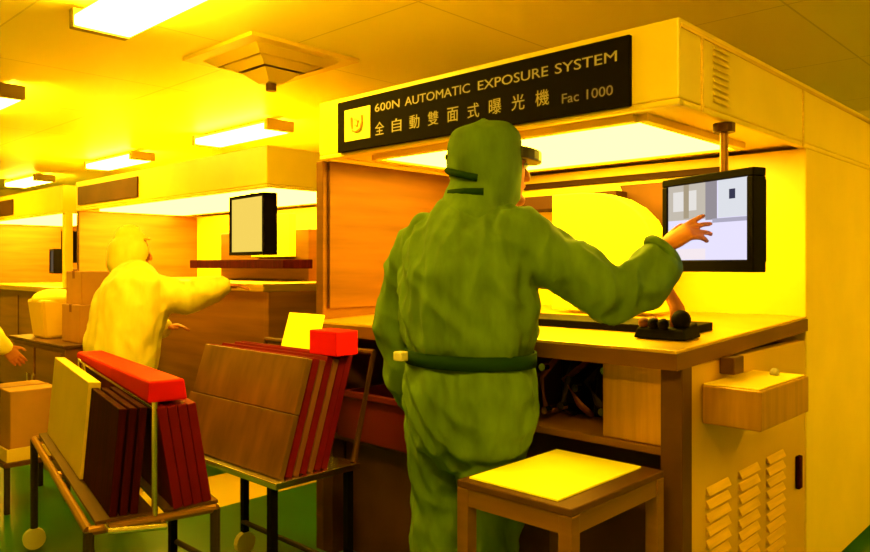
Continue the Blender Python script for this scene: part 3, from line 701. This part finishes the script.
hsp = [(W_, VV((.25, .6, .0)), VV((0, 0, -1)), VV((-1, .3, 0)), (.2, .25, .3, .35)), (VV((-.15, .31, .98)), VV((.4, .6, .1)), VV((0, 0, -1)), VV((1, 0, 0)), (.5, .5, .5, .5))]
P2 = person((-4.17, 1.84, 0), 'person in cream hooded cleanroom coverall leaning over the middle machine, one arm stretched out', M['cream'], None, hc, fc, aL, aR, lg, tor, M['cream'], hch, handspec=hsp, vox=.013)
# --- worker cut by the left edge
fc = VV((math.sin(R(70)), math.cos(R(70)), 0)); hc = VV((0, .02, 1.60))
tor = [(VV((0, 0, .86)), .20, .16), (VV((0, 0, 1.0)), .20, .16), (VV((0, 0, 1.2)), .225, .165), (VV((0, 0, 1.36)), .21, .14), (VV((0, .01, 1.42)), .15, .11), (VV((0, .01, 1.47)), .09, .085)]
aL = [(VV((-.19, 0, 1.34)), .082), (VV((-.27, .02, 1.2)), .085), (VV((-.28, .05, 1.05)), .078), (VV((-.2, .2, .98)), .062)]
aR = [(VV((.17, 0, 1.35)), .082), (VV((.26, -.02, 1.2)), .088), (VV((.29, .0, 1.08)), .082), (VV((.35, .10, .96)), .068), (VV((.40, .17, .88)), .058)]
lg = [[(VV((-.10, 0, .88)), .115), (VV((-.105, 0, .65)), .11), (VV((-.11, 0, .45)), .095), (VV((-.11, -.02, .12)), .075)],
      [(VV((.10, 0, .88)), .115), (VV((.105, 0, .65)), .11), (VV((.11, 0, .45)), .095), (VV((.11, -.02, .12)), .075)]]
hch = [(VV((0, .0, 1.42)), .13, .115), (VV((0, .01, 1.475)), .10, .10), (hc+VV((0, -.01, -.07)), .10, .115), (hc, .108, .122), (hc+VV((0, 0, .06)), .10, .112), (hc+VV((0, -.01, .10)), .06, .07)]
hsp = [(VV((.41, .18, .87)), VV((.3, .5, -.7)), VV((-.9, .3, 0)), VV((0, 1, .3)), (.4, .5, .5, .6)), (VV((-.19, .21, .975)), VV((.3, .8, -.2)), VV((.3, -.2, -1)), VV((1, 0, 0)), (.5, .5, .5, .5))]
P3 = person((-5.33, 1.27, 0), 'person in cream coverall cut off by the left edge of the picture, arm lowered', M['cream'], None, hc, fc, aL, aR, lg, tor, M['cream'], hch, handspec=hsp, vox=.015)

# ------------------------------------------------------------------ clutter at the left
CB = thing('cabinet', 'brown low cabinet behind the A-frame trolley at the left', 'cabinet', (-5.45, 2.05, 0))
MB().box(-5.95, -4.95, 1.80, 2.30, 0, .83).build('body', M['bronze'], CB, .006)
MB().box(-5.97, -4.93, 1.78, 2.32, .83, .85).build('top', M['bronze_d'], CB, .003)
for k in range(2): 
    d_ = MB().box(-5.93+k*.5, -5.47+k*.5, 1.785, 1.80, .10, .80).build('door', M['bronze'], CB, .004)
    MB().box(-5.55+k*.1, -5.53+k*.1, 1.765, 1.785, .5, .62).build('handle', M['tube'], d_, .003)
BN = thing('bin', 'pale yellow bin with rounded lid on the brown cabinet', 'bin', (-5.60, 1.97, .85))
v = MB(); v.hexa([(-5.72, 1.86, .85), (-5.48, 1.86, .85), (-5.48, 2.08, .85), (-5.72, 2.08, .85), (-5.75, 1.83, 1.12), (-5.45, 1.83, 1.12), (-5.45, 2.11, 1.12), (-5.75, 2.11, 1.12)]); v.build('body', M['ybrd'], BN, .02)
v = MB(); v.sphere((-5.60, 1.97, 1.12), .16, (1, .92, .45), 18); v.build('lid', M['cream'], BN, smooth=True)
def carton(x0, x1, y0, y1, z0, z1, label, m, name='carton', cat='box', g=None):
    t = thing(name, label, cat, ((x0+x1)/2, (y0+y1)/2, z0), 0, g)
    MB().box(x0, x1, y0, y1, z0, z1).build('body', m, t, .006)
    MB().box((x0+x1)/2-.02, (x0+x1)/2+.02, y0-.001, y1+.001, z1-.05, z1+.001).build('tape', M['tan_e'], t)
    return t
carton(-5.28, -4.98, 1.9, 2.25, .85, 1.10, 'lower reddish brown carton on the cabinet left of the worker in cream', M['brownbox'])
carton(-5.26, -5.00, 1.92, 2.22, 1.10, 1.32, 'upper reddish brown carton stacked left of the worker in cream', M['brownbox'])
ST = thing('low_stand', 'low dark stand at the left edge carrying the yellow tray and a carton', 'stand', (-4.71, 1.49, 0))
MB().box(-4.95, -4.47, 1.31, 1.67, .255, .28).build('top', M['bronze_d'], ST, .003)
for x in (-4.94, -4.505):
    for y in (1.32, 1.635): MB().box(x, x+.025, y, y+.025, 0, .255).build('leg', M['dark'], ST)
ty = thing('tray', 'yellow tray on the low stand at the left edge', 'tray', (-4.71, 1.49, .28))
v = MB(); v.box(-4.93, -4.49, 1.33, 1.65, .28, .29); v.box(-4.93, -4.49, 1.33, 1.342, .29, .35); v.box(-4.93, -4.49, 1.638, 1.65, .29, .35); v.box(-4.93, -4.918, 1.342, 1.638, .29, .35); v.box(-4.502, -4.49, 1.342, 1.638, .29, .35)
v.build('bin', M['ybrd'], ty, .002)
carton(-4.90, -4.53, 1.36, 1.62, .29, .66, 'brown carton standing in the yellow tray at the left edge', M['brownbox'])
